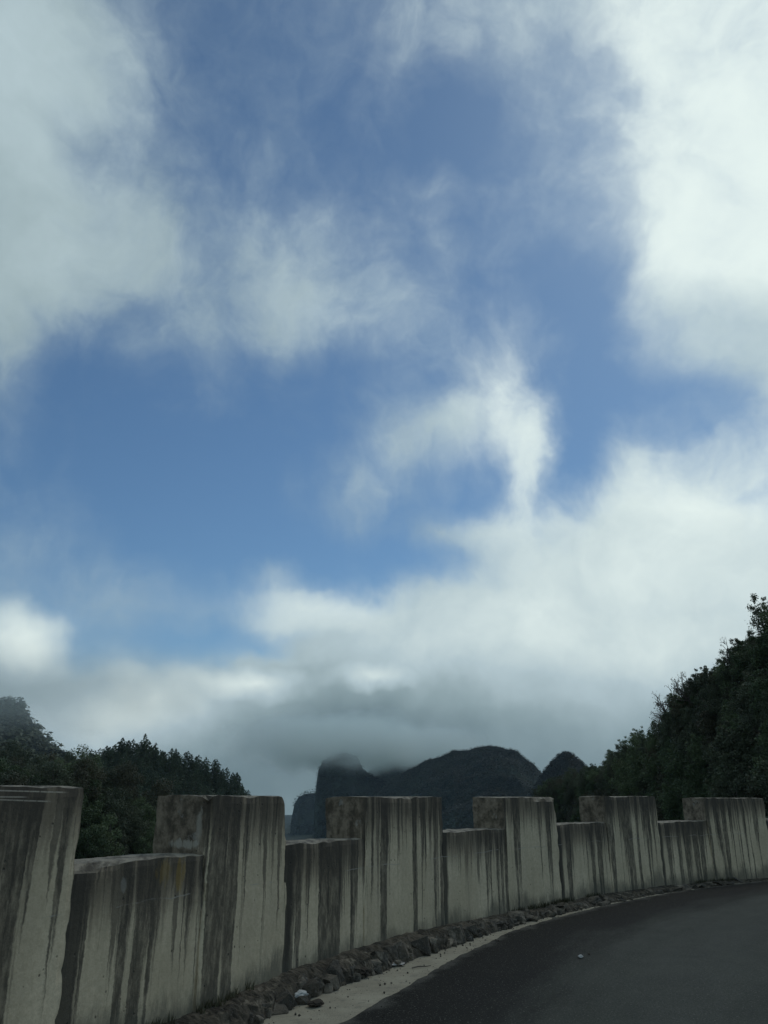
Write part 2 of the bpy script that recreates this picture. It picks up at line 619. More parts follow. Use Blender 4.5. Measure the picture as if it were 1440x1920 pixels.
    # tops: mottled, darker than the clean concrete
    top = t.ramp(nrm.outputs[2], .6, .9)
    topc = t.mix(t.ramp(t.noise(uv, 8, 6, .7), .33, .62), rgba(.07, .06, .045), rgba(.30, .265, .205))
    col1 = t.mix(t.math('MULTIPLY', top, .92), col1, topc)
    # yellow lichen under the first opening
    def patch(uu, zz, ru, rz, amp):
        a = t.math('DIVIDE', t.math('SUBTRACT', u, uu), ru)
        b = t.math('DIVIDE', t.math('SUBTRACT', z, zz), rz)
        rr = t.math('ADD', t.math('MULTIPLY', a, a), t.math('MULTIPLY', b, b))
        rr = t.math('ADD', rr, t.math('MULTIPLY', t.math('SUBTRACT', t.noise(t.mapping(uv, (30, 30, 7)), 1.0, 6, .7), .5), 5.0))
        return t.math('MULTIPLY', t.ramp(rr, 1.0, .2), amp)
    lich = t.math('ADD', patch(-.70, .99, .085, .085, .3), patch(-.53, .965, .06, .11, .42))
    col1 = t.mix(lich, col1, rgba(.30, .19, .03))
    # pale rings and drip marks
    col1 = t.mix(patch(-1.08, .95, .03, .05, .3), col1, rgba(.40, .39, .35))
    # thin pale ridges left by the shutter along the top of the left merlon
    for (za, kk, ua, ub) in ((1.512, -.012, -3.3, -1.62), (1.485, -.028, -3.3, -1.72), (1.468, -.002, -2.3, -1.9)):
        zz_ = t.math('ADD', t.math('SUBTRACT', z, za), t.math('MULTIPLY', t.math('ADD', u, 3.3), -kk))
        lm = t.math('MULTIPLY', t.ramp(t.math('ABSOLUTE', zz_), .005, .002), t.ramp(n_fine, .36, .5))
        lm = t.math('MULTIPLY', lm, t.math('MULTIPLY', t.ramp(u, ua, ua + .1), t.ramp(u, ub, ub - .08)))
        col1 = t.mix(t.math('MULTIPLY', lm, .8), col1, rgba(.40, .36, .29))
    # crumbling pale mortar on the return face of the second merlon
    lp = t.math('ADD', patch(-.46, 1.15, .16, .035, 1.0), patch(-.335, 1.27, .035, .16, .9))
    col1 = t.mix(t.math('MULTIPLY', t.math('MULTIPLY', lp, side), .8), col1, rgba(.36, .335, .28))
    # pits
    vor = t.new('ShaderNodeTexVoronoi')
    t.put(vor.inputs['Vector'], uv)
    vor.inputs['Scale'].default_value = 15
    pit = t.math('MULTIPLY', t.ramp(vor.outputs['Distance'], .16, .07), t.ramp(t.noise(uv, 6, 2, .5), .52, .6))
    col1 = t.mix(t.math('MULTIPLY', pit, .75), col1, rgba(.05, .047, .042))
    # thin pour line, pale, only in parts
    zl = t.math('ADD', z, t.math('MULTIPLY', t.math('SUBTRACT', t.noise(t.mapping(uv, (2, 2, 0)), 1.0, 3, .5), .5), .10))
    pl = t.math('MULTIPLY', t.ramp(t.math('ABSOLUTE', t.math('SUBTRACT', zl, .835)), .006, .002), t.ramp(n_big, .48, .56))
    col1 = t.mix(t.math('MULTIPLY', pl, .55), col1, rgba(.36, .34, .30))
    t.put(p.inputs['Base Color'], col1)
    p.inputs['Roughness'].default_value = .9
    p.inputs['Specular IOR Level'].default_value = .25
    hgt = t.math('ADD', t.math('MULTIPLY', n_fine, .5), t.math('MULTIPLY', n_big, .5))
    hgt = t.math('SUBTRACT', hgt, t.math('MULTIPLY', pit, .8))
    hgt = t.math('ADD', hgt, t.math('MULTIPLY', mott, .6))
    bp = t.new('ShaderNodeBump')
    bp.inputs['Distance'].default_value = .012
    bp.inputs['Strength'].default_value = .7
    t.put(bp.inputs['Height'], hgt)
    t.l.new(bp.outputs[0], p.inputs['Normal'])
    return m


M_CONCRETE = concrete_mat()


def stone_mat():
    m, t, p = material('footing_stone')
    pos = t.new('ShaderNodeNewGeometry').outputs['Position']
    info = t.new('ShaderNodeObjectInfo').outputs['Random']
    n = t.noise(pos, 7, 7, .7)
    n2 = t.noise(pos, 40, 4, .6)
    base = t.mix(t.ramp(info, .2, .95), rgba(.075, .062, .045), rgba(.24, .205, .155))
    c = t.mix(t.ramp(n, .38, .66), rgba(.045, .042, .034), base)
    c = t.mix(t.math('MULTIPLY', t.ramp(n2, .5, .75), .5), c, rgba(.25, .235, .205))
    t.put(p.inputs['Base Color'], c)
    p.inputs['Roughness'].default_value = .95
    bp = t.new('ShaderNodeBump')
    bp.inputs['Distance'].default_value = .03
    bp.inputs['Strength'].default_value = 1.0
    t.put(bp.inputs['Height'], t.noise(pos, 18, 8, .7))
    t.l.new(bp.outputs[0], p.inputs['Normal'])
    return m


M_STONE = stone_mat()


def mortar_mat():
    m, t, p = material('mossy_mortar')
    pos = t.new('ShaderNodeNewGeometry').outputs['Position']
    n = t.noise(pos, 5, 8, .72)
    c = t.mix(t.ramp(n, .35, .68), rgba(.026, .023, .016), rgba(.13, .108, .078))
    c = t.mix(t.math('MULTIPLY', t.ramp(t.noise(pos, 2.6, 6, .7), .56, .64), .7), c, rgba(.25, .215, .16))
    t.put(p.inputs['Base Color'], c)
    p.inputs['Roughness'].default_value = .97
    bp = t.new('ShaderNodeBump')
    bp.inputs['Distance'].default_value = .035
    bp.inputs['Strength'].default_value = 1.0
    t.put(bp.inputs['Height'], t.noise(pos, 16, 8, .7))
    t.l.new(bp.outputs[0], p.inputs['Normal'])
    return m


M_MORTAR = mortar_mat()


def shoulder_mat():
    m, t, p = material('pale_shoulder')
    pos = t.new('ShaderNodeNewGeometry').outputs['Position']
    n = t.noise(pos, 2.2, 7, .65)
    n2 = t.noise(pos, 55, 4, .7)
    n3 = t.noise(pos, 9, 7, .7)
    c = t.mix(t.ramp(n, .3, .7), rgba(.26, .235, .175), rgba(.36, .33, .25))
    c = t.mix(t.math('MULTIPLY', t.ramp(n3, .52, .68), .55), c, rgba(.13, .12, .10))
    c = t.mix(t.math('MULTIPLY', t.ramp(n2, .55, .72), .6), c, rgba(.12, .115, .10))
    t.put(p.inputs['Base Color'], c)
    p.inputs['Roughness'].default_value = .95
    bp = t.new('ShaderNodeBump')
    bp.inputs['Distance'].default_value = .01
    bp.inputs['Strength'].default_value = .8
    t.put(bp.inputs['Height'], t.math('ADD', n2, n3))
    t.l.new(bp.outputs[0], p.inputs['Normal'])
    return m


M_SHOULDER = shoulder_mat()


def asphalt_mat():
    m, t, p = material('asphalt')
    e = t.new('ShaderNodeAttribute', attribute_name='from_edge').outputs['Fac']
    along = t.new('ShaderNodeAttribute', attribute_name='along').outputs['Fac']
    pos = t.new('ShaderNodeNewGeometry').outputs['Position']
    cmb = t.new('ShaderNodeCombineXYZ')
    t.put(cmb.inputs[0], along)
    t.put(cmb.inputs[1], e)
    se = cmb.outputs[0]
    big = t.noise(t.mapping(se, (.35, 1.3, 1)), 1.0, 6, .62)
    mid = t.noise(pos, 2.4, 7, .65)
    grain = t.noise(pos, 90, 4, .75)
    chip = t.noise(pos, 60, 2, .5)
    # worn grey lanes; a newer dark patch of bitumen hugs the outer edge of the bend
    worn = t.mix(t.ramp(big, .3, .7), rgba(.052, .057, .046), rgba(.080, .086, .070))
    lane = t.noise(t.mapping(se, (.10, 1.6, 1), (3, 1, 0)), 1.0, 5, .6)
    worn = t.mix(t.math('MULTIPLY', t.ramp(lane, .40, .62), .5), worn, rgba(.088, .092, .078))
    worn = t.mix(t.math('MULTIPLY', t.ramp(mid, .35, .7), .35), worn, rgba(.046, .050, .044))
    wid = t.math('ADD', e, t.math('MULTIPLY', t.math('SUBTRACT', t.noise(t.mapping(se, (.45, 2.0, 1)), 1.0, 6, .62), .5), 1.5))
    fresh = t.math('MULTIPLY', t.ramp(wid, 1.55, .65), .95)
    c = t.mix(fresh, worn, rgba(.0090, .0098, .0088))
    dust = t.ramp(t.math('ADD', e, t.math('MULTIPLY', t.math('SUBTRACT', mid, .5), .5)), .16, -.02)
    c = t.mix(t.math('MULTIPLY', dust, .6), c, rgba(.16, .155, .135))
    c = t.mix(t.math('MULTIPLY', t.ramp(grain, .35, .65), .75), c, t.mix(1.0, c, rgba(.35, .35, .35), 'MULTIPLY'))
    c = t.mix(t.math('MULTIPLY', t.ramp(chip, .62, .72), .75), c, rgba(.17, .165, .145))
    t.put(p.inputs['Base Color'], c)
    p.inputs['Roughness'].default_value = .88
    p.inputs['Specular IOR Level'].default_value = .16
    bp = t.new('ShaderNodeBump')
    bp.inputs['Distance'].default_value = .006
    bp.inputs['Strength'].default_value = .8
    t.put(bp.inputs['Height'], t.math('ADD', grain, t.math('MULTIPLY', chip, .7)))
    t.l.new(bp.outputs[0], p.inputs['Normal'])
    return m


M_ASPHALT = asphalt_mat()


def plain_mat(name, c, rough=.8, spec=.3, metal=0.0, var=.4, scale=30):
    m, t, p = material(name)
    n = t.noise(t.new('ShaderNodeTexCoord').outputs['Object'], scale, 4, .6)
    dk = tuple(x * (1 - var) for x in c)
    t.put(p.inputs['Base Color'], t.mix(n, rgba(*dk), rgba(*c)))
    p.inputs['Roughness'].default_value = rough
    p.inputs['Specular IOR Level'].default_value = spec
    p.inputs['Metallic'].default_value = metal
    return m


# ------------------------------------------------------------------ plan of the bend
DS = .02
S = np.arange(-24, 46, DS)
_a = np.where(S < 0, 25 + 0.09 * S, 25 + 1.35 * S + .075 * S * S)
_t14 = 25 + 1.35 * 14 + .075 * 196
TH = np.radians(np.where(S > 14, _t14 + 2.9 * (S - 14), _a))
CX = np.cumsum(np.sin(TH)) * DS
CY = np.cumsum(np.cos(TH)) * DS
_i0 = np.searchsorted(S, 0)
CX += -.93 - CX[_i0]
CY += 6.37 - CY[_i0]
WALL_OFF = .26


def bend(s, off):
    """point at arc length s on the footing line, moved off metres outwards (away from the road)"""
    s = np.asarray(s, float)
    x, y, th = np.interp(s, S, CX), np.interp(s, S, CY), np.interp(s, S, TH)
    return np.stack([x - off * np.cos(th), y + off * np.sin(th)], -1)


# ------------------------------------------------------------------ ground and road
def polar_ground():
    rad = np.concatenate([np.linspace(0, 24, 13), np.geomspace(27, 5200, 46)])
    ang = np.linspace(0, 2 * math.pi, 145)[:-1]
    A, Rr = np.meshgrid(ang, rad)
    X, Y = Rr * np.sin(A), Rr * np.cos(A)
    outer = np.clip((Rr - 24) / 150, 0, 1)
    z = -.35 - 85 * outer ** .8
    z += fbm(np.stack([X / 90, Y / 90, 0 * X], -1), 4, 3) * 10 * np.clip((Rr - 40) / 200, 0, 1)
    z = np.where(Rr < 26, -.35, z)
    V = np.stack([X, Y, z], -1).reshape(-1, 3)
    n, mm = A.shape
    i = np.arange(n - 1)[:, None] * mm
    j = np.arange(mm)[None, :]
    j2 = (j + 1) % mm
    Fq = np.stack([(i + j).ravel(), (i + j2).ravel(), (i + mm + j2).ravel(), (i + mm + j).ravel()], 1)
    o = obj('ground', mesh_np('ground', V, Fq, [M_VALLEY], smooth=True))
    tag(o, 'dark green valley ground falling away beyond the concrete wall', 'ground', kind='structure')


polar_ground()


def strip(name, s0, s1, n, offs, zf, mat, rag=None):
    s = np.linspace(s0, s1, n)
    rows = []
    for k, o_ in enumerate(offs):
        off = np.full(n, o_, float)
        if rag is not None:
            off = off + rag(s, k)
        P = bend(s, off)
        rows.append(np.concatenate([P, zf(s, off)[:, None]], 1))
    V = np.stack(rows, 0).reshape(-1, 3)
    Fq = grid_faces(len(offs), n)
    return s, V, Fq


def edge_off(s):
    """outer edge of the asphalt, metres from the footing line (negative = towards the middle of the road)"""
    w = np.interp(s, [-24, 0, 1.2, 2.5, 4, 5.2, 6.3, 8, 10, 14, 40], [-.66, -.60, -.53, -.40, -.25, -.16, -.15, -.13, -.11, -.08, -.08])
    return w


def build_road():
    # pale shoulder slab under the footing, reaching below the asphalt
    z0 = lambda s, o: np.zeros(len(s)) + .006 * fbm(np.stack([s * 3, o * 3, 0 * s], -1), 3, 5)
    s, V, Fq = strip('shoulder', -22, 40, 900, [.34, .2, .05, -.1, -.25, -.4, -.55, -.75, -1.0], z0, M_SHOULDER)
    V[-900:, 2] -= .03
    o = obj('road_shoulder', mesh_np('road_shoulder', V, Fq[:, ::-1], [M_SHOULDER], smooth=True))
    tag(o, 'pale dusty concrete shoulder between footing stones and asphalt', 'shoulder', kind='structure')
    # asphalt with a ragged outer edge
    n = 1600
    s = np.linspace(-22, 40, n)
    eo = edge_off(s)
    eo = eo + np.where(s < 6, 1.0, .35) * (.045 * fbm(np.stack([s * 1.3, 0 * s, 0 * s], -1), 4, 11) + .030 * fbm(np.stack([s * 9, 0 * s, 0 * s], -1), 4, 12))
    wd = np.array([0, .02, .06, .12, .2, .3, .45, .6, .8, 1.0, 1.3, 1.6, 2, 2.5, 3, 3.6, 4.3, 5, 6, 7.2, 8.4])
    rows, fe, al = [], [], []
    for k, d_ in enumerate(wd):
        off = eo - d_
        P = bend(s, off)
        z = np.full(n, .016 if k else .002)
        z = z + (.006 * fbm(np.stack([P[:, 0] * 1.5, P[:, 1] * 1.5, 0 * s], -1), 3, 9) if k else 0)
        rows.append(np.concatenate([P, z[:, None]], 1))
        fe.append(np.full(n, d_))
        al.append(s)
    V = np.stack(rows, 0).reshape(-1, 3)
    me = mesh_np('road', V, grid_faces(len(wd), n)[:, ::-1], [M_ASPHALT], smooth=True)
    attr(me, 'from_edge', np.stack(fe).ravel())
    attr(me, 'along', np.stack(al).ravel())
    tag(obj('road', me), 'dark grey asphalt road bending right along the wall', 'road', kind='structure')


build_road()

# ------------------------------------------------------------------ the crenellated wall
THICK = .48
wall = empty('parapet_wall', (bend(0, .5)[0], bend(0, .5)[1], 0))
tag(wall, 'crenellated concrete parapet wall streaked with dark rain stains along the bend', 'wall')
WALL_LOC = np.array(wall.location)


def base_z(s):
    return np.interp(s, [-24, -.5, 1, 3, 4.5, 6, 10, 14, 40], [.10, .08, .14, .15, .10, .07, .05, .0, .0])


def wall_piece(name, s0, s1, top, is_panel, seed, proud, thick, cell=.055):
    L = s1 - s0
    near = abs((s0 + s1) / 2) < 18
    c = cell if near else .2
    nx, ny, nz = max(2, int(L / c)), max(2, int(thick / .08)), max(2, int(1.5 / c))
    P, Fq = box_surface(nx, ny, nz)
    s = s0 + P[:, 0] * L
    tt = P[:, 1] * thick - proud                 # depth behind the wall's face
    zb = -.12
    z = zb + P[:, 2] * (top - zb)
    # pull the arrises in a little and nibble them
    ex = np.minimum(P[:, 0], 1 - P[:, 0]) * L
    ez = (1 - P[:, 2]) * (top - zb)
    ey = np.minimum(P[:, 1], 1 - P[:, 1]) * thick
    q = np.stack([s, tt * 1.0, z], -1)
    nib = np.clip(fbm(q * 7, 4, 21 + seed) * .022 + .008, 0, None)
    big = np.clip(fbm(q * 2.3, 3, 51 + seed) - .28, 0, None) * .16
    nib = nib + big
    e1 = np.exp(-ex / .03)
    e2 = np.exp(-ez / .03)
    e3 = np.exp(-ey / .03)
    z = z - nib * e2 * np.clip(e1 + e3, 0, 1)
    s = s + np.sign(.5 - P[:, 0]) * nib * e1 * np.clip(e2 + e3, 0, 1) * .8
    tt = tt + np.sign(.5 - P[:, 1]) * nib * e3 * np.clip(e1 + e2, 0, 1) * .8
    # gentle unevenness of the cast faces
    w1 = fbm(q * 1.4, 3, 31 + seed) * .010 + fbm(q * 9, 3, 77 + seed) * .0025
    tt = tt + np.where(P[:, 1] < .01, w1, 0)
    z = z + np.where(P[:, 2] > .99, fbm(np.stack([s * 2.2, tt * 3, 0 * s], -1), 4, 61 + seed) * .010, 0)
    pl = bend(s, WALL_OFF + tt)
    V = np.concatenate([pl, z[:, None]], 1) - WALL_LOC
    me = mesh_np(name, V, Fq, [M_CONCRETE], smooth=False)
    attr(me, 'wall_uv', np.stack([s - tt, tt * .6, z], -1), 'FLOAT_VECTOR')
    attr(me, 'below_top', top - z)
    attr(me, 'from_left', s - s0)
    attr(me, 'is_panel', np.full(len(V), 1.0 if is_panel else 0.0))
    attr(me, 'streaks', np.full(len(V), [-.01, -.02, -.035, .0, .015, -.04, -.03, -.005, -.015, -.02, .01, -.01, -.02, .0][seed % 14]))
    inner = (P[:, 1] > .04) & ((P[:, 0] < .001) | (P[:, 0] > .999))
    attr(me, 'is_side', np.where(inner, 1.0, 0.0))
    return obj(name, me, wall)


MERLONS = [(-16.4, -14.9, 1.50), (-13.1, -11.5, 1.50), (-9.8, -8.1, 1.51), (-6.4, -4.7, 1.52), (-3.15, -1.50, 1.53), (-.27, .84, 1.485), (2.18, 3.91, 1.485), (5.59, 7.15, 1.492),
           (8.76, 10.46, 1.512), (12.12, 14.06, 1.490), (15.7, 17.4, 1.50), (19.0, 20.7, 1.5), (22.4, 24.1, 1.5), (25.8, 27.5, 1.5), (29.2, 30.9, 1.5)]
SILLS = [1.1, 1.1, 1.1, 1.1, 1.092, 1.10, 1.098, 1.115, 1.085, 1.09, 1.1, 1.1, 1.1, 1.1]
for k, (a, b, tp) in enumerate(MERLONS):
    wall_piece('merlon', a, b, tp, False, k, .012, THICK + .012)
for k in range(len(MERLONS) - 1):
    wall_piece('wall_panel', MERLONS[k][1] - .04, MERLONS[k + 1][0] + .04, SILLS[k], True, k + 4, 0.0, THICK - .012)

# ------------------------------------------------------------------ stone footing
footing = empty('stone_footing', (bend(0, .1)[0], bend(0, .1)[1], 0))
tag(footing, 'rough brown stone footing with mortar along the bottom of the concrete wall', 'footing')
F_LOC = np.array(footing.location)


def foot_h(s):
    return base_z(s) + .015


def build_mortar():
    n = 3600
    s = np.linspace(-20, 34, n)
    prof = [(-.03, -.05), (-.01, .08), (.01, .24), (.03, .40), (.05, .56), (.07, .70), (.095, .80), (.12, .87), (.15, .92), (.18, .96), (.22, 1.0), (.30, 1.02)]   # (offset outwards, share of height)
    rows = []
    for k, (o_, hs) in enumerate(prof):
        q = np.stack([s * 3.2, np.full(n, k * .18), 0 * s], -1)
        off = o_ + (.05 * fbm(q, 4, 91) + .05 * fbm(q * 4, 5, 92, .6)) * (1 if k < 7 else .2)
        hgt = foot_h(s) * hs + ((.030 * fbm(q * 1.7, 4, 93) + .035 * fbm(q * 6, 5, 94, .65)) * (1 if k < 10 else .5) if k > 0 else 0)
        rows.append(np.concatenate([bend(s, off), hgt[:, None]], 1))
    V = np.stack(rows, 0).reshape(-1, 3) - F_LOC
    obj('mortar', mesh_np('mortar', V, grid_faces(len(prof), n), [M_MORTAR], smooth=False), footing)


build_mortar()


def rock_mesh(name, seed, sub=2):
    """angular broken stone: hull of a few random corners"""
    import bmesh
    r2 = np.random.default_rng(seed + 400)
    bm = bmesh.new()
    P = r2.normal(size=(17, 3))
    P /= np.linalg.norm(P, axis=1, keepdims=True)
    P = np.sign(P) * np.abs(P) ** .65 * r2.uniform(.75, 1.1, (17, 1))
    for p in P:
        bm.verts.new(p * .5 / np.abs(P).max())
    res = bmesh.ops.convex_hull(bm, input=bm.verts)
    bmesh.ops.delete(bm, geom=[g for g in res['geom_interior'] if isinstance(g, bmesh.types.BMVert)], context='VERTS')
    bmesh.ops.recalc_face_normals(bm, faces=bm.faces)
    me = bpy.data.meshes.new(name)
    bm.to_mesh(me)
    bm.free()
    return me


ROCKS = []
for k in range(12):
    me = rock_mesh('footing_rock', k, 2)
    me.materials.append(M_STONE)
    ROCKS.append(me)
n_stone = 0
for row, (lo, hi, off0, hh) in enumerate(((-4, 16, .055, .62), (-3.5, 9, .10, .95), (-3.5, 9, -.015, .22))):
    s_ = lo
    while s_ < hi and n_stone < 290:
        wdt = random.choice([.05, .07, .09, .11, .13, .16, .20, .25]) * random.uniform(.85, 1.15) * (1.35 if s_ > 6 else 1) * (.45 if row == 2 else 1)
        fh = float(foot_h(s_))
        if fh > .03 and random.random() < (.75, .45, .4)[row]:
            hgt = min(fh * random.uniform(.55, 1.0), wdt * 1.1 + .03) * (.7 if row == 2 else 1)
            c = bend(s_ + wdt / 2, off0 + random.uniform(-.03, .03))
            th = float(np.interp(s_, S, TH))
            o = obj('stone', random.choice(ROCKS), footing)
            zc = fh * hh * .5 if row < 2 else hgt * .3
            o.location = (c[0] - F_LOC[0], c[1] - F_LOC[1], zc)
            o.rotation_euler = (random.uniform(-.5, .5), random.uniform(-.5, .5), math.pi / 2 - th + random.uniform(-.7, .7))
            o.scale = (wdt * 1.25, min(.22, wdt * random.uniform(.8, 1.3) + .02), hgt * random.uniform(1.1, 1.5))
            n_stone += 1
        s_ += wdt * random.uniform(.85, 1.3)


def build_weeds():
    """tufts and moss in the joint between wall and footing"""
    A_ = Acc()
    for k in range(900):
        s0 = random.uniform(-3, 15)
        if fbm(np.array([[s0 * .9, 3.3, 0]]), 3, 71)[0] < -.05:
            continue
        c = bend(s0, WALL_OFF - random.uniform(.005, .06))
        zb = float(foot_h(s0)) - .01
        nb = random.randint(4, 10)
        th = float(np.interp(s0, S, TH))
        for j in range(nb):
            a = random.uniform(0, 6.28)
            L = random.uniform(.02, .085)
            bx = c + np.random.default_rng(k * 20 + j).uniform(-.02, .02, 2)
            d2 = np.array([math.cos(a), math.sin(a)]) * L * .5
            wv = np.array([-math.sin(a), math.cos(a)]) * .006
            V = [(*(bx - wv), zb), (*(bx + wv), zb), (*(bx + d2), zb + L)]
            A_.add(V, [(0, 1, 2)])
    o = obj('weeds', A_.mesh('weeds', [M_LEAF_OLIVE]))
    tag(o, 'thin fringe of weeds and moss where the wall meets its footing', 'weeds', kind='stuff')


build_weeds()


def build_gravel():
    """loose chips of stone and dirt on the shoulder"""
    A_ = Acc()
    base = np.array([(1, 0, 0), (-1, 0, 0), (0, 1, 0), (0, -1, 0), (0, 0, 1), (0, 0, -1)], float)
    tri = [(0, 2, 4), (2, 1, 4), (1, 3, 4), (3, 0, 4), (2, 0, 5), (1, 2, 5), (3, 1, 5), (0, 3, 5)]
    for k in range(1500):
        s0 = random.uniform(-2, 12)
        eo = float(edge_off(s0))
        f = random.random() ** 2.6
        off = .02 + f * (eo - .35)
        c = bend(s0, off)
        r = random.choice([.003, .003, .004, .004, .005, .006, .008, .013]) * random.uniform(.7, 1.2)
        if f > .7: r = min(r, .008)
        V = base * np.array([r, r * random.uniform(.6, 1), r * random.uniform(.4, .8)]) * np.random.default_rng(k).uniform(.7, 1.2, (6, 1))
        a = random.uniform(0, 6.28)
        V = V @ np.array([[math.cos(a), -math.sin(a), 0], [math.sin(a), math.cos(a), 0], [0, 0, 1]])
        A_.add(V + np.array([c[0], c[1], r * .4 + (.016 if off < eo else .003)]), tri)
    o = obj('gravel', A_.mesh('gravel', [M_STONE]))
    tag(o, 'loose dark chips of stone and dirt scattered over the pale shoulder', 'gravel', kind='stuff')


build_gravel()


# ------------------------------------------------------------------ litter
def crumple(name, r, flat, seed, mat, label, cat, loc):
    import bmesh
    bm = bmesh.new()
    bmesh.ops.create_icosphere(bm, subdivisions=3, radius=1)
    P = np.array([v.co[:] for v in bm.verts])
    p = P * (1 + .55 * fbm(P * 2.2 + seed * 3, 3, seed)[:, None] + .25 * np.abs(fbm(P * 5 + seed, 2, seed + 5))[:, None])
    p *= np.array([r * 1.25, r, r * flat])
    p[:, 2] -= p[:, 2].min()
    for v, c in zip(bm.verts, p):
        v.co = c
    me = bpy.data.meshes.new(name)
    bm.to_mesh(me)
    bm.free()
    me.materials.append(mat)
    o = obj(name, me, loc=loc)
    o.rotation_euler = (0, 0, seed * 1.3)
    tag(o, label, cat)
    return o


def ground_at(px, py):
    d = view_dir(px, py)
    k = -EYE / d.z
    return (d.x * k, d.y * k)


M_PAPER = plain_mat('white_paper', (.55, .56, .54), .8, .3)
M_TIN = plain_mat('dull_tin', (.5, .5, .49), .45, .5, .6)
M_CLOD = plain_mat('dark_clod', (.07, .06, .05), .95, .1)
g = ground_at(559, 1877)
crumple('paper_scrap', .055, .55, 3, M_PAPER, 'crumpled white paper scrap lying against the footing stones', 'litter', (*g, .004))
g = ground_at(1089, 1800)
crumple('paper_scrap', .022, .5, 6, M_PAPER, 'tiny white paper scrap alone out on the dark asphalt', 'litter', (*g, .02))
g = ground_at(592, 1888)
crumple('dirt_clod', .05, .4, 8, M_CLOD, 'dark clod of dirt on the pale shoulder below the white paper', 'clod', (*g, .004))
g = ground_at(680, 1832)
crumple('dirt_clod', .06, .5, 9, M_CLOD, 'dark lump of dirt beside the footing left of the flattened can', 'clod', (*g, .004))
g = ground_at(1105, 1794)
crumple('dirt_clod', .012, .4, 11, M_CLOD, 'small dark crumb of dirt just beyond the paper scrap on the asphalt', 'clod', (*g, .02))


def flat_can():
    g = ground_at(737, 1812)
    t = empty('crushed_can', (*g, .004))
    tag(t, 'flattened dull grey can lying beside the footing stones', 'can')
    t.rotation_euler = (0, 0, .35)
    n, L = 14, 9
    V = []
    for i in range(L):
        x = (i / (L - 1) - .5) * .20
        sq = .55 + .25 * math.sin(i * 1.7)
        for k in range(n):
            a = 2 * math.pi * k / n
            V.append((x + .008 * math.sin(3 * a + i), .045 * math.cos(a) * (1.15 - .2 * sq), .016 + .016 * sq * math.sin(a) + .004 * math.sin(5 * a + 2 * i)))
    V = np.array(V)
    Fq = []
    for i in range(L - 1):
        for k in range(n):
            Fq.append((i * n + k, i * n + (k + 1) % n, (i + 1) * n + (k + 1) % n, (i + 1) * n + k))
    obj('can_body', mesh_np('can_body', V, np.array(Fq), [M_TIN], smooth=True), t)
    V2 = V[-n:].copy()
    ctr = V2.mean(0)
    V2 = np.concatenate([V2 + (.004, 0, 0), [ctr + (.002, 0, 0)]])
    obj('can_end', mesh_np('can_end', V2, np.array([(k, (k + 1) % n, n) for k in range(n)]), [M_TIN]), t)


flat_can()


def twig_obj():
    g = ground_at(790, 1816)
    V, Fq = tube([(-.10, 0, .01), (-.03, .015, .013), (.04, -.004, .012), (.11, .012, .01)], [.005, .006, .005, .003], 5)
    o = obj('twig', mesh_np('twig', V, Fq, [M_BARK], smooth=True), loc=(*g, .003))
    o.rotation_euler = (0, 0, .5)
    tag(o, 'short dry twig on the shoulder near the asphalt edge', 'twig')


twig_obj()


# ------------------------------------------------------------------ hills
class Hill:
    """a hill whose crest runs through measured sight lines at given distances; slopes run down on both sides"""
    def __init__(self, name, crest, veg, front, back, mat, label, ni=120, nf=40, nb=14, rough=.5, scale=12, power=1.0, seed=0, crest_rough=.3, drop_min=0):
        cx = np.array([c[0] for c in crest], float)
        cy = np.array([c[1] for c in crest], float)
        cd = np.array([c[2] for c in crest], float)
        x = np.linspace(cx[0], cx[-1], ni)
        y = np.interp(x, cx, cy)
        # soften the polyline a little
        D = np.interp(x, cx, cd)
        dirs = np.array([view_dir(a, b)[:] for a, b in zip(x, y)])
        hor = np.hypot(dirs[:, 0], dirs[:, 1])
        ux, uy = dirs[:, 0] / hor, dirs[:, 1] / hor
        zr = EYE + D * dirs[:, 2] / hor - veg
        zr = zr + fbm(np.stack([x / 23, 0 * x, 0 * x], -1), 4, seed + 5) * crest_rough
        tf = np.linspace(1, 0, nf, endpoint=False)
        rows = []
        for t in tf:
            r = D - front[0] * t
            z = zr - front[1] * t ** power
            rows.append(np.stack([ux * r, uy * r, z], -1))
        rows.append(np.stack([ux * D, uy * D, zr], -1))
        for t in np.linspace(0, 1, nb + 1)[1:]:
            r = D + back[0] * t
            rows.append(np.stack([ux * r, uy * r, zr - back[1] * t ** 1.3], -1))
        G = np.stack(rows, 0)
        T = np.concatenate([tf, [0], -np.linspace(0, 1, nb + 1)[1:]])
        wgt = np.clip(np.abs(T) * 6, 0, 1)[:, None]
        nz = fbm(G / scale, 5, seed + 1)
        nx_ = fbm(G / scale + 31, 5, seed + 2)
        G[..., 2] += nz * rough * wgt
        G[..., 0] += nx_ * rough * wgt * ux[None, :]
        G[..., 1] += nx_ * rough * wgt * uy[None, :]
        self.G, self.nf = G, nf
        me = mesh_np(name, G.reshape(-1, 3), grid_faces(*G.shape[:2])[:, ::-1], [mat], smooth=True)
        self.o = tag(obj(name, me), label, name.split('_')[-1], kind='structure')

    def at(self, a, b):
        """a 0..1 along the crest, b 0 (foot) .. 1 (crest)"""
        ni = self.G.shape[1]
        i = np.clip(np.asarray(a) * (ni - 1), 0, ni - 1.001)
        j = np.clip(np.asarray(b) * self.nf, 0, self.G.shape[0] - 1.001)
        i0, j0 = i.astype(int), j.astype(int)
        fi, fj = (i - i0)[:, None], (j - j0)[:, None]
        G = self.G
        return (G[j0, i0] * (1 - fi) + G[j0, i0 + 1] * fi) * (1 - fj) + (G[j0 + 1, i0] * (1 - fi) + G[j0 + 1, i0 + 1] * fi) * fj


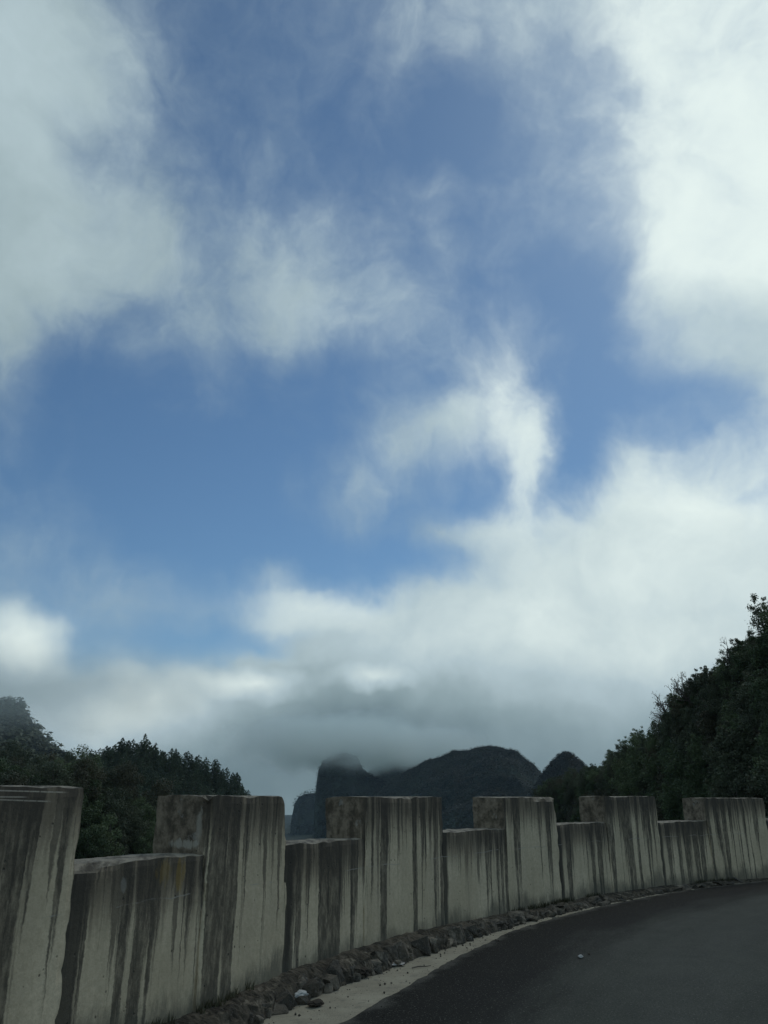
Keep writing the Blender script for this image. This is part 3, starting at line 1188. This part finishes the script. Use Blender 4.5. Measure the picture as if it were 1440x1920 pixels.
right_hill = Hill('hillside', [(985, 1500, 165), (1010, 1468, 150), (1060, 1445, 130), (1130, 1417, 98), (1165, 1402, 80), (1175, 1376, 74), (1230, 1345, 66), (1270, 1296, 60),
                               (1310, 1262, 57), (1350, 1232, 54), (1390, 1202, 51), (1415, 1178, 49), (1440, 1146, 47), (1520, 1085, 44), (1650, 1020, 41), (1850, 960, 38)],
                  1.75, (24, 15), (50, 10), M_SLOPE, 'steep shrub covered hillside rising behind the far end of the wall', ni=160, nf=40, rough=1.1, scale=7, power=.9, seed=3)
bush_slope = Hill('hillside', [(-420, 1400, 80), (-200, 1432, 85), (-20, 1448, 90), (60, 1452, 92), (130, 1440, 95), (170, 1452, 97), (220, 1474, 99), (270, 1498, 100), (330, 1525, 102), (420, 1580, 106), (520, 1660, 110)],
                  2.3, (45, 26), (60, 30), M_SLOPE, 'near leafy slope seen through the first opening of the wall', ni=110, nf=40, rough=1.5, scale=11, seed=13)
dark_ridge = Hill('hillside', [(-500, 1300, 190), (-250, 1345, 200), (-60, 1376, 205), (0, 1384, 208), (60, 1392, 210), (110, 1410, 214), (155, 1426, 218), (190, 1452, 222), (240, 1490, 228), (330, 1560, 235)],
                  8.0, (80, 40), (90, 40), M_FOREST_FLOOR, 'dark wooded ridge behind the leafy slope', ni=100, nf=36, rough=3, scale=24, seed=23)
pine_ridge = Hill('hillside', [(60, 1455, 320), (150, 1430, 325), (185, 1415, 330), (230, 1405, 332), (265, 1400, 335), (330, 1418, 340), (400, 1444, 345), (440, 1462, 348), (462, 1490, 350), (490, 1540, 352), (530, 1620, 355)],
                  3.6, (130, 50), (120, 60), M_FOREST_FLOOR, 'wooded knoll crowned with pines', ni=100, nf=40, rough=3, scale=35, seed=33)
misty_hill = Hill('hillside', [(-500, 1180, 760), (-250, 1255, 780), (-100, 1292, 800), (0, 1301, 805), (38, 1304, 808), (52, 1322, 810), (66, 1346, 812), (95, 1378, 815), (140, 1413, 822), (165, 1428, 826), (230, 1480, 835), (330, 1560, 850)],
                  6, (320, 200), (250, 120), M_FOREST_FLOOR, 'pale misty wooded hillside rising into cloud above the dark ridge', ni=160, nf=60, rough=14, scale=70, seed=43, crest_rough=2)
dome = Hill('mountain', [(640, 1560, 1300), (700, 1492, 1290), (735, 1458, 1280), (765, 1436, 1270), (800, 1417, 1260), (850, 1402, 1250), (900, 1394, 1240), (940, 1394, 1230), (970, 1404, 1225), (1000, 1424, 1215), (1016, 1442, 1210), (1045, 1485, 1200), (1090, 1560, 1190)],
            5, (500, 210), (400, 150), M_KARST, 'dark rounded mountain dome in the middle distance', ni=260, nf=100, rough=27, scale=85, seed=53, crest_rough=4)
dome_b = Hill('mountain', [(600, 1545, 1690), (650, 1474, 1680), (682, 1446, 1675), (710, 1430, 1670), (740, 1419, 1665), (775, 1416, 1660), (810, 1418, 1650), (870, 1440, 1640), (930, 1500, 1620)],
              5, (400, 180), (300, 120), M_KARST, 'dim shoulder of mountain behind the dome, its crest dissolving in cloud', ni=160, nf=60, rough=20, scale=120, seed=63, crest_rough=3)
tower = Hill('mountain', [(586, 1700, 1480), (588, 1560, 1480), (590, 1505, 1480), (594, 1462, 1480), (597, 1441, 1480), (606, 1424, 1478), (622, 1412, 1476), (645, 1408, 1474), (668, 1416, 1472), (682, 1440, 1470), (700, 1452, 1466), (740, 1468, 1460), (800, 1500, 1450)],
             3, (90, 230), (160, 180), M_KARST, 'sheer dark cliff tower with its summit lost in cloud', ni=220, nf=80, rough=9, scale=45, seed=73, power=1.25, crest_rough=3)
far_cliff = Hill('mountain', [(528, 1800, 2350), (540, 1610, 2350), (546, 1536, 2340), (552, 1506, 2330), (560, 1493, 2320), (575, 1487, 2310), (600, 1482, 2300), (640, 1470, 2290), (700, 1500, 2280)],
                 3, (150, 330), (250, 250), M_KARST, 'farthest blue cliff just left of the tower foot', ni=140, nf=60, rough=16, scale=90, seed=83, power=1.2, crest_rough=4)
peak = Hill('mountain', [(985, 1500, 930), (1015, 1446, 930), (1030, 1426, 928), (1045, 1411, 926), (1058, 1406, 925), (1070, 1407, 924), (1084, 1417, 922), (1098, 1430, 920), (1125, 1462, 915), (1170, 1510, 910)],
            3.5, (260, 110), (200, 100), M_KARST, 'small pointed peak between the dome and the shrubby hillside', ni=120, nf=50, rough=9, scale=60, seed=93, crest_rough=1.5)
# low ground that closes the gorge between the hills
gorge = Hill('hillside', [(380, 1640, 600), (480, 1600, 640), (600, 1590, 700), (760, 1575, 760), (900, 1560, 700), (1000, 1540, 520), (1080, 1520, 400)],
             5, (250, 60), (300, 40), M_FOREST_FLOOR, 'low dark wooded spur in the gorge behind the wall', ni=120, nf=30, rough=10, scale=60, seed=103)


# ------------------------------------------------------------------ vegetation prototypes
def crown_mesh(name, clumps, leaves, size, spread, mat, seed):
    """leaf clumps: centres (n,3) with radius; leaves sit on ragged shells so that light and gaps come through"""
    A_ = Acc()
    for (c, r) in clumps:
        n = int(leaves * r ** 1.6)
        d = rng.normal(size=(n, 3))
        d /= np.linalg.norm(d, axis=1, keepdims=True)
        rad = r * rng.uniform(.45, 1.12, n) ** .7
        P = np.asarray(c) + d * rad[:, None] * np.array([1, 1, .8])
        P += rng.normal(size=(n, 3)) * r * spread
        V, Fq = leaf_quads(P, size, .45, .55, d)
        A_.add(V, Fq)
    return A_.mesh(name, [mat])


def limb(A_, p0, p1, r0, r1, sides=5, sag=.1):
    p0, p1 = np.asarray(p0, float), np.asarray(p1, float)
    mid = (p0 + p1) / 2 + rng.normal(size=3) * np.linalg.norm(p1 - p0) * sag
    V, Fq = tube([p0, mid, p1], [r0, (r0 + r1) / 2, r1], sides)
    A_.add(V, Fq)


def make_broadleaf(mat, seed, tall=1.0):
    """unit tree about 1 high; trunk + crown"""
    root = empty('broadleaf_tree')
    T = Acc()
    top = np.array([rng.uniform(-.05, .05), rng.uniform(-.05, .05), .55])
    V, Fq = tube([(0, 0, -.08), (.01, 0, .2), top * .7, top], [.03, .024, .018, .012], 6)
    T.add(V, Fq)
    clumps = []
    n = 11
    for k in range(n):
        a = k * 2.4 + rng.uniform(-.4, .4)
        hh = .28 + .62 * (k / (n - 1)) + rng.uniform(-.05, .05)
        rr = .30 * math.sin(math.pi * min(1, max(.12, (hh - .1) / .95))) * rng.uniform(.7, 1.25)
        c = np.array([math.cos(a) * rr, math.sin(a) * rr, hh * tall])
        r = rng.uniform(.11, .19)
        clumps.append((c, r))
        limb(T, (0, 0, max(.1, hh * .55)), c, .012, .004)
    clumps.append((np.array([0, 0, .55 * tall]), .2))
    obj('trunk', T.mesh('trunk', [M_BARK], True), root)
    obj('crown', crown_mesh('crown', clumps, 6500, .021, .16, mat, seed), root)
    return root


def make_shrub(mat, seed):
    root = empty('shrub')
    T = Acc()
    clumps = []
    for k in range(9):
        a = rng.uniform(0, 6.28)
        rr = rng.uniform(.05, .42)
        hh = rng.uniform(.2, .85) * (1 - .5 * rr)
        c = np.array([math.cos(a) * rr, math.sin(a) * rr, hh])
        clumps.append((c, rng.uniform(.12, .22)))
        limb(T, (rng.uniform(-.05, .05), rng.uniform(-.05, .05), -.08), c, .014, .004, 4, .12)
        # shoots that break the outline
        for q in range(3):
            e = c + np.array([rng.uniform(-.12, .12), rng.uniform(-.12, .12), rng.uniform(.1, .32)])
            limb(T, c, e, .004, .0015, 3, .08)
            clumps.append((e, rng.uniform(.035, .07)))
    obj('stem', T.mesh('stem', [M_BARK], True), root)
    obj('foliage', crown_mesh('foliage', clumps, 6500, .021, .18, mat, seed), root)
    return root


def make_bare(seed):
    root = empty('bare_shrub')
    T = Acc()
    tips = []

    def grow(p, d, L, r, lev):
        q = p + d * L
        limb(T, p, q, r * 2.0, r * 1.3, 4, .07)
        if lev == 0:
            tips.append(q)
            return
        for k in range(3):
            d2 = d + rng.normal(size=3) * .42
            d2[2] += .15
            d2 /= np.linalg.norm(d2)
            grow(p + d * L * rng.uniform(.55, 1.0), d2, L * rng.uniform(.55, .8), r * .58, lev - 1)
    for k in range(6):
        a = rng.uniform(0, 6.28)
        d = np.array([math.cos(a) * .95, math.sin(a) * .95, 1.0])
        d /= np.linalg.norm(d)
        grow(np.array([0, 0, -.05]), d, rng.uniform(.28, .42), .011, 3)
    obj('branch', T.mesh('branch', [M_BARK], True), root)
    C_ = np.array(tips)[rng.random(len(tips)) < .5]
    C_ = np.repeat(C_, 3, 0) + rng.normal(size=(len(C_) * 3, 3)) * .025
    V, Fq = leaf_quads(C_, .016)
    obj('dry_foliage', mesh_np('dry_foliage', V, Fq, [M_DRY]), root)
    return root


def make_pine(seed, lean=0.0):
    """unit pine about 1 high with open, drooping whorls"""
    root = empty('pine_tree')
    V, Fq = tube([(0, 0, -.1), (.004, 0, .3), (-.004, .004, .65), (0, 0, 1.0)], [.020, .015, .009, .002], 6)
    obj('trunk', mesh_np('trunk', V, Fq, [M_BARK], smooth=True), root)
    A_ = Acc()
    B = []
    nw = 15
    for k in range(nw):
        f = k / (nw - 1)
        zz = .16 + .82 * f
        Lm = (.34 * (1 - f) ** .6 + .03) * rng.uniform(.55, 1.2)
        nb = 6 if f < .8 else 5
        for j in range(nb):
            if rng.random() < .12: continue
            a = 2 * math.pi * j / nb + k * 1.1 + rng.uniform(-.3, .3)
            L = Lm * rng.uniform(.6, 1.2)
            m_ = max(4, int(L * 62))
            tt = np.sqrt(rng.uniform(.05, 1, m_))
            P = np.stack([np.cos(a) * tt * L, np.sin(a) * tt * L, zz + tt * L * (.18 - .30 * tt) + .0 * tt], -1)
            P += rng.normal(size=P.shape) * .013
            P[:, 2] += rng.uniform(-.02, .02)
            B.append(P)
    C_ = np.concatenate(B)
    V, Fq = leaf_quads(C_, .042, .6, .42)
    obj('crown', mesh_np('crown', V, Fq, [M_NEEDLE]), root)
    return root


def plant_all(protos, spots, label, cat, group, labels=None, used=None):
    """spots: list of (x,y,z,scale,[which])"""
    out = []
    for i, sp in enumerate(spots):
        k = sp[4] if len(sp) > 4 else random.randrange(len(protos))
        pr = protos[k]
        if pr.get('_placed'):
            o = copy_tree(pr)
        else:
            o = pr
            pr['_placed'] = 1
        o.location = sp[:3]
        o.rotation_euler = (random.uniform(-.08, .08), random.uniform(-.08, .08), random.uniform(0, 6.28))
        sc = sp[3]
        o.scale = (sc * random.uniform(.85, 1.15), sc * random.uniform(.85, 1.15), sc * random.uniform(.88, 1.12))
        tag(o, (labels or {}).get(i, label), cat, group)
        out.append(o)
    return out


def screen(P):
    P = np.atleast_2d(P)
    x, y, z = P[:, 0], P[:, 1], P[:, 2] - EYE
    fw = y * math.cos(PITCH) + z * math.sin(PITCH)
    up = -y * math.sin(PITCH) + z * math.cos(PITCH)
    return 720 + F_PX * x / fw, 960 - F_PX * up / fw


def scatter(hill, n, xr, b_rng, gap, y_max=1600, tries=40, seed=1):
    """poisson-like scatter of plant spots over the side of a hill that faces the road"""
    r2 = np.random.default_rng(seed)
    pts = []
    for _ in range(n * tries):
        if len(pts) >= n: break
        p = hill.at(np.array([r2.uniform(0, 1)]), np.array([r2.uniform(*b_rng)]))[0]
        sx, sy = screen(p)
        if not (xr[0] < sx[0] < xr[1]) or sy[0] > y_max: continue
        if pts and np.min(np.linalg.norm(np.array(pts) - p, axis=1)) < gap: continue
        pts.append(p)
    return pts


SHRUBS = [make_shrub(m, k) for k, m in enumerate([M_LEAF_DARK, M_LEAF_MID, M_LEAF_OLIVE, M_LEAF_DARK, M_LEAF_MID])]
BARES = [make_bare(k) for k in range(3)]
PINES = [make_pine(k) for k in range(5)]
TREES = [make_broadleaf(m, k) for k, m in enumerate([M_LEAF_DARK, M_LEAF_MID, M_LEAF_DARK, M_LEAF_MID, M_LEAF_OLIVE])]

# --- right hillside: shrubs everywhere, bare bushes along the crest
spots = [(*p, random.uniform(1.5, 2.7)) for p in scatter(right_hill, 175, (1000, 1520), (.25, .99), 1.25, 1560, seed=2)]
plant_all(SHRUBS, spots, 'dark leafy shrub massed among others on the steep slope behind the far wall', 'shrub', 'shrubs on the steep slope')
cr = right_hill.at(np.linspace(.02, .8, 44), np.full(44, .985))
cs = [(*p, random.uniform(1.2, 2.0)) for p in cr if screen(p)[0][0] < 1480]
plant_all(SHRUBS, cs, 'dark shrub standing against the sky along the crest of the steep slope', 'shrub', 'shrubs on the crest of the steep slope')


def crest_spot(hill, px, b=.99):
    a = np.linspace(0, 1, 800)
    P = hill.at(a, np.full(800, b))
    i = int(np.argmin(np.abs(screen(P)[0] - px)))
    return P[i]


bare_px = [(1150, 2.3, 'lone bare sapling at the low end of the steep shrubby slope'),
           (1258, 2.6, 'lowest bare pale bush of the clump leaning out over the crest'),
           (1272, 3.0, 'bare bush second from the bottom of the clump on the crest'),
           (1290, 3.3, 'tallest bare pale bush, in the middle of the clump on the crest'),
           (1308, 3.0, 'bare bush near the upper end of the clump on the crest'),
           (1322, 2.6, 'uppermost bare bush of the clump below the leafy crest bushes'),
           (1388, 2.4, 'bare twigs reaching out below the tall dark bush at the top of the slope'),
           (1404, 2.8, 'thin bare bush against the tall dark bush at the top of the slope')]
plant_all(BARES, [(*crest_spot(right_hill, a), s) for a, s, _ in bare_px], '', 'bare shrub', 'bare bushes on the crest', {i: b[2] for i, b in enumerate(bare_px)})
inner = [(*p, random.uniform(1.0, 1.8)) for p in scatter(right_hill, 40, (1030, 1480), (.3, .9), 3.2, 1540, seed=4)]
plant_all(BARES, inner, 'greyish dry bush with few leaves among green shrubs on the steep slope', 'bare shrub', 'dry bushes on the steep slope')

low = [(*p, random.uniform(1.5, 2.7)) for p in scatter(right_hill, 34, (1000, 1190), (.55, .98), 2.2, 1540, seed=14)]
plant_all(TREES, low, 'small dark tree at the low end of the steep slope, beside the pointed peak', 'tree', 'trees at the low end of the steep slope')

# --- left: leafy slope in the first opening
spots = [(*p, random.uniform(3.0, 5.0)) for p in scatter(bush_slope, 130, (-120, 480), (.2, 1.0), 1.7, 1640, seed=5)]
plant_all(TREES, spots, 'bushy green tree crowding the leafy slope behind the first wall opening', 'tree', 'trees on the near leafy slope')
# --- dark ridge
spots = [(*p, random.uniform(6, 9)) for p in scatter(dark_ridge, 110, (-80, 330), (.35, 1.0), 3.0, 1540, seed=6)]
plant_all([TREES[0], TREES[2], TREES[0], TREES[4]], spots, 'dark round crowned tree on the wooded ridge below the misty hillside', 'tree', 'trees on the dark ridge')
# --- pines on the knoll
spots = [(*p, random.uniform(5.0, 8.0)) for p in scatter(pine_ridge, 225, (120, 500), (.35, .99), 2.6, 1530, seed=7)]
plant_all(PINES, spots, 'slender pine among many on the wooded knoll left of the gorge', 'pine tree', 'pines on the knoll')
cp = [(*crest_spot(pine_ridge, x + random.uniform(-3, 3), .995), random.uniform(4.5, 7.0)) for x in np.arange(165, 462, 9)]
plant_all(PINES, cp, 'small pine standing against the grey cloud along the top of the knoll', 'pine tree', 'pines along the top of the knoll')
big = [(228, 8.2, 'tall pine poking above the others left of the knoll summit'), (270, 8.6, 'tallest pine, on the very summit of the knoll'),
       (405, 8.2, 'tall pine standing out on the right shoulder of the knoll'), (441, 7.6, 'last tall pine at the right end of the knoll above the gorge')]
plant_all(PINES, [(*crest_spot(pine_ridge, a), s) for a, s, _ in big], '', 'pine tree', 'pines along the top of the knoll', {i: b[2] for i, b in enumerate(big)})


# --- joined canopies where single trees cannot be counted
def canopy(hill, n, size, label, mat, br=(.1, 1.0), quads=16, leaf=.5, xr=(-300, 1700), seed=0, up=.4, face=1.6):
    r2 = np.random.default_rng(seed)
    a, b = r2.uniform(0, 1, n), r2.uniform(br[0], br[1], n)
    P = hill.at(a, b)
    sx, sy = screen(P)
    P = P[(sx > xr[0]) & (sx < xr[1])]
    n = len(P)
    s = size * r2.uniform(.55, 1.4, n)
    d = r2.normal(size=(n, quads, 3))
    d /= np.linalg.norm(d, axis=2, keepdims=True)
    d[..., 2] = np.abs(d[..., 2]) * 1.1 - .15
    C_ = P[:, None, :] + d * s[:, None, None] * r2.uniform(.5, 1.0, (n, quads, 1)) + np.array([0, 0, up * size])
    C_ = C_.reshape(-1, 3)
    V, Fq = leaf_quads(C_, leaf * size, face, .6, d.reshape(-1, 3))
    o = obj('forest', mesh_np('forest', V, Fq, [mat]))
    tag(o, label, 'forest', kind='stuff')


canopy(misty_hill, 5200, 5.0, 'hazy woodland in sunlit pale green covering the misty hillside', M_SUNLIT, (.25, 1.0), 18, .38, (-120, 330), 1)
canopy(dome, 42000, 2.4, 'dark woodland covering the rounded mountain dome', M_FAR, (.3, 1.0), 6, .36, (600, 1100), 2, face=4.0)
canopy(dome_b, 9000, 3.6, 'dim woodland on the mountain shoulder behind the dome', M_FAR, (.4, 1.0), 8, .36, (590, 950), 3, face=4.0)
canopy(tower, 5000, 3.2, 'dark shrubs clinging to the cliff tower', M_FAR, (.1, 1.0), 10, .42, (580, 830), 4, face=4.0)
canopy(far_cliff, 1200, 8.0, 'blue woodland on the farthest cliff', M_FAR, (.1, 1.0), 10, .42, (530, 720), 5, face=4.0)
canopy(peak, 14000, 1.9, 'grey green woodland on the small pointed peak', M_FAR, (.3, 1.0), 12, .42, (980, 1180), 6, face=4.0)
canopy(gorge, 3500, 4.5, 'dark woodland low in the gorge behind the wall', M_FAR, (.2, 1.0), 12, .42, (380, 1100), 7)
canopy(pine_ridge, 1600, 2.2, 'low undergrowth between the pines of the knoll', M_NEEDLE, (.3, 1.0), 14, .3, (100, 540), 8)
canopy(dark_ridge, 1500, 2.4, 'understorey between the trees of the dark ridge', M_LEAF_DARK, (.3, 1.0), 16, .26, (-150, 340), 9)
canopy(bush_slope, 2000, 1.1, 'undergrowth between the trees of the leafy slope', M_LEAF_DARK, (.1, 1.0), 22, .17, (-150, 540), 10)
canopy(right_hill, 3600, .62, 'low scrub covering the ground of the steep slope', M_LEAF_DARK, (.1, 1.0), 26, .16, (990, 1560), 11, .3)


# ------------------------------------------------------------------ air: haze and cloud banks
def box_mesh(name, lo, hi):
    lo, hi = np.array(lo, float), np.array(hi, float)
    P, Fq = box_surface(1, 1, 1)
    return mesh_np(name, lo + P * (hi - lo), Fq)


def volume_only(name):
    m = bpy.data.materials.new(name)
    m.use_nodes = True
    t = NT(m.node_tree)
    t.n.clear()
    out = t.new('ShaderNodeOutputMaterial')
    pv = t.new('ShaderNodeVolumePrincipled')
    t.l.new(pv.outputs[0], out.inputs['Volume'])
    return m, t, pv


m_haze, t_, pv = volume_only('haze_air')
pv.inputs['Color'].default_value = rgba(.70, .86, 1.0)
pv.inputs['Density'].default_value = .00006
hz = obj('haze', box_mesh('haze', (-5300, -5300, -160), (5300, 5300, 420)))
hz.data.materials.append(m_haze)
tag(hz, 'thin blue haze filling the valley air', 'haze', kind='stuff')


def fog_bank(ctr, rad, dens, nscale, zlo, zhi, label, seed=0.0):
    import bmesh
    bm = bmesh.new()
    bmesh.ops.create_icosphere(bm, subdivisions=4, radius=1)
    me = bpy.data.meshes.new('fog_bank')
    for v in bm.verts:
        v.co = Vector((v.co.x * rad[0], v.co.y * rad[1], v.co.z * rad[2]))
    bm.to_mesh(me)
    bm.free()
    m, t, pv = volume_only('fog')
    pv.inputs['Color'].default_value = rgba(.91, .985, .965)
    pv.inputs['Anisotropy'].default_value = .35
    oc = t.new('ShaderNodeTexCoord').outputs['Object']
    r = t.vmath('LENGTH', t.mapping(oc, tuple(1 / x for x in rad)))
    n = t.noise(t.mapping(oc, (1, .6, 1.5), (seed, 0, 0)), nscale, 5, .6)
    nb = t.noise(t.mapping(oc, (1, .7, 1.2), (seed + 90, 40, 0)), nscale * .45, 3, .55)
    r = t.math('ADD', r, t.math('MULTIPLY', t.math('SUBTRACT', nb, .42), 1.1))
    fall = t.ramp(r, .98, .25)
    sep = t.new('ShaderNodeSeparateXYZ')
    t.put(sep.inputs[0], oc)
    zz = t.math('ADD', sep.outputs[2], t.math('MULTIPLY', t.math('SUBTRACT', n, .5), (zhi - zlo) * 1.6))
    zr = t.ramp(zz, zlo - ctr[2], zhi - ctr[2])
    dn = t.math('MULTIPLY', t.math('MULTIPLY', fall, zr), t.ramp(n, .3, .62, .35, 1.0))
    t.put(pv.inputs['Density'], t.math('MULTIPLY', dn, dens))
    me.materials.append(m)
    m.cycles.volume_step_rate = 1.0
    o = obj('fog_bank', me, loc=ctr)
    tag(o, label, 'fog', kind='stuff')


d0 = view_dir(668, 1400)
d0 = d0 / math.hypot(d0.x, d0.y)
fog_bank((d0.x * 1540, d0.y * 1540, 92), (290, 330, 80), .036, .018, 40, 82, 'grey cloud swallowing the cliff tower summit')
d1 = view_dir(-90, 1350)
d1 = d1 / math.hypot(d1.x, d1.y)
fog_bank((d1.x * 720, d1.y * 720, 78), (330, 240, 66), .0044, .02, 20, 95, 'pale mist wrapped round the top of the far wooded hillside', 5.0)
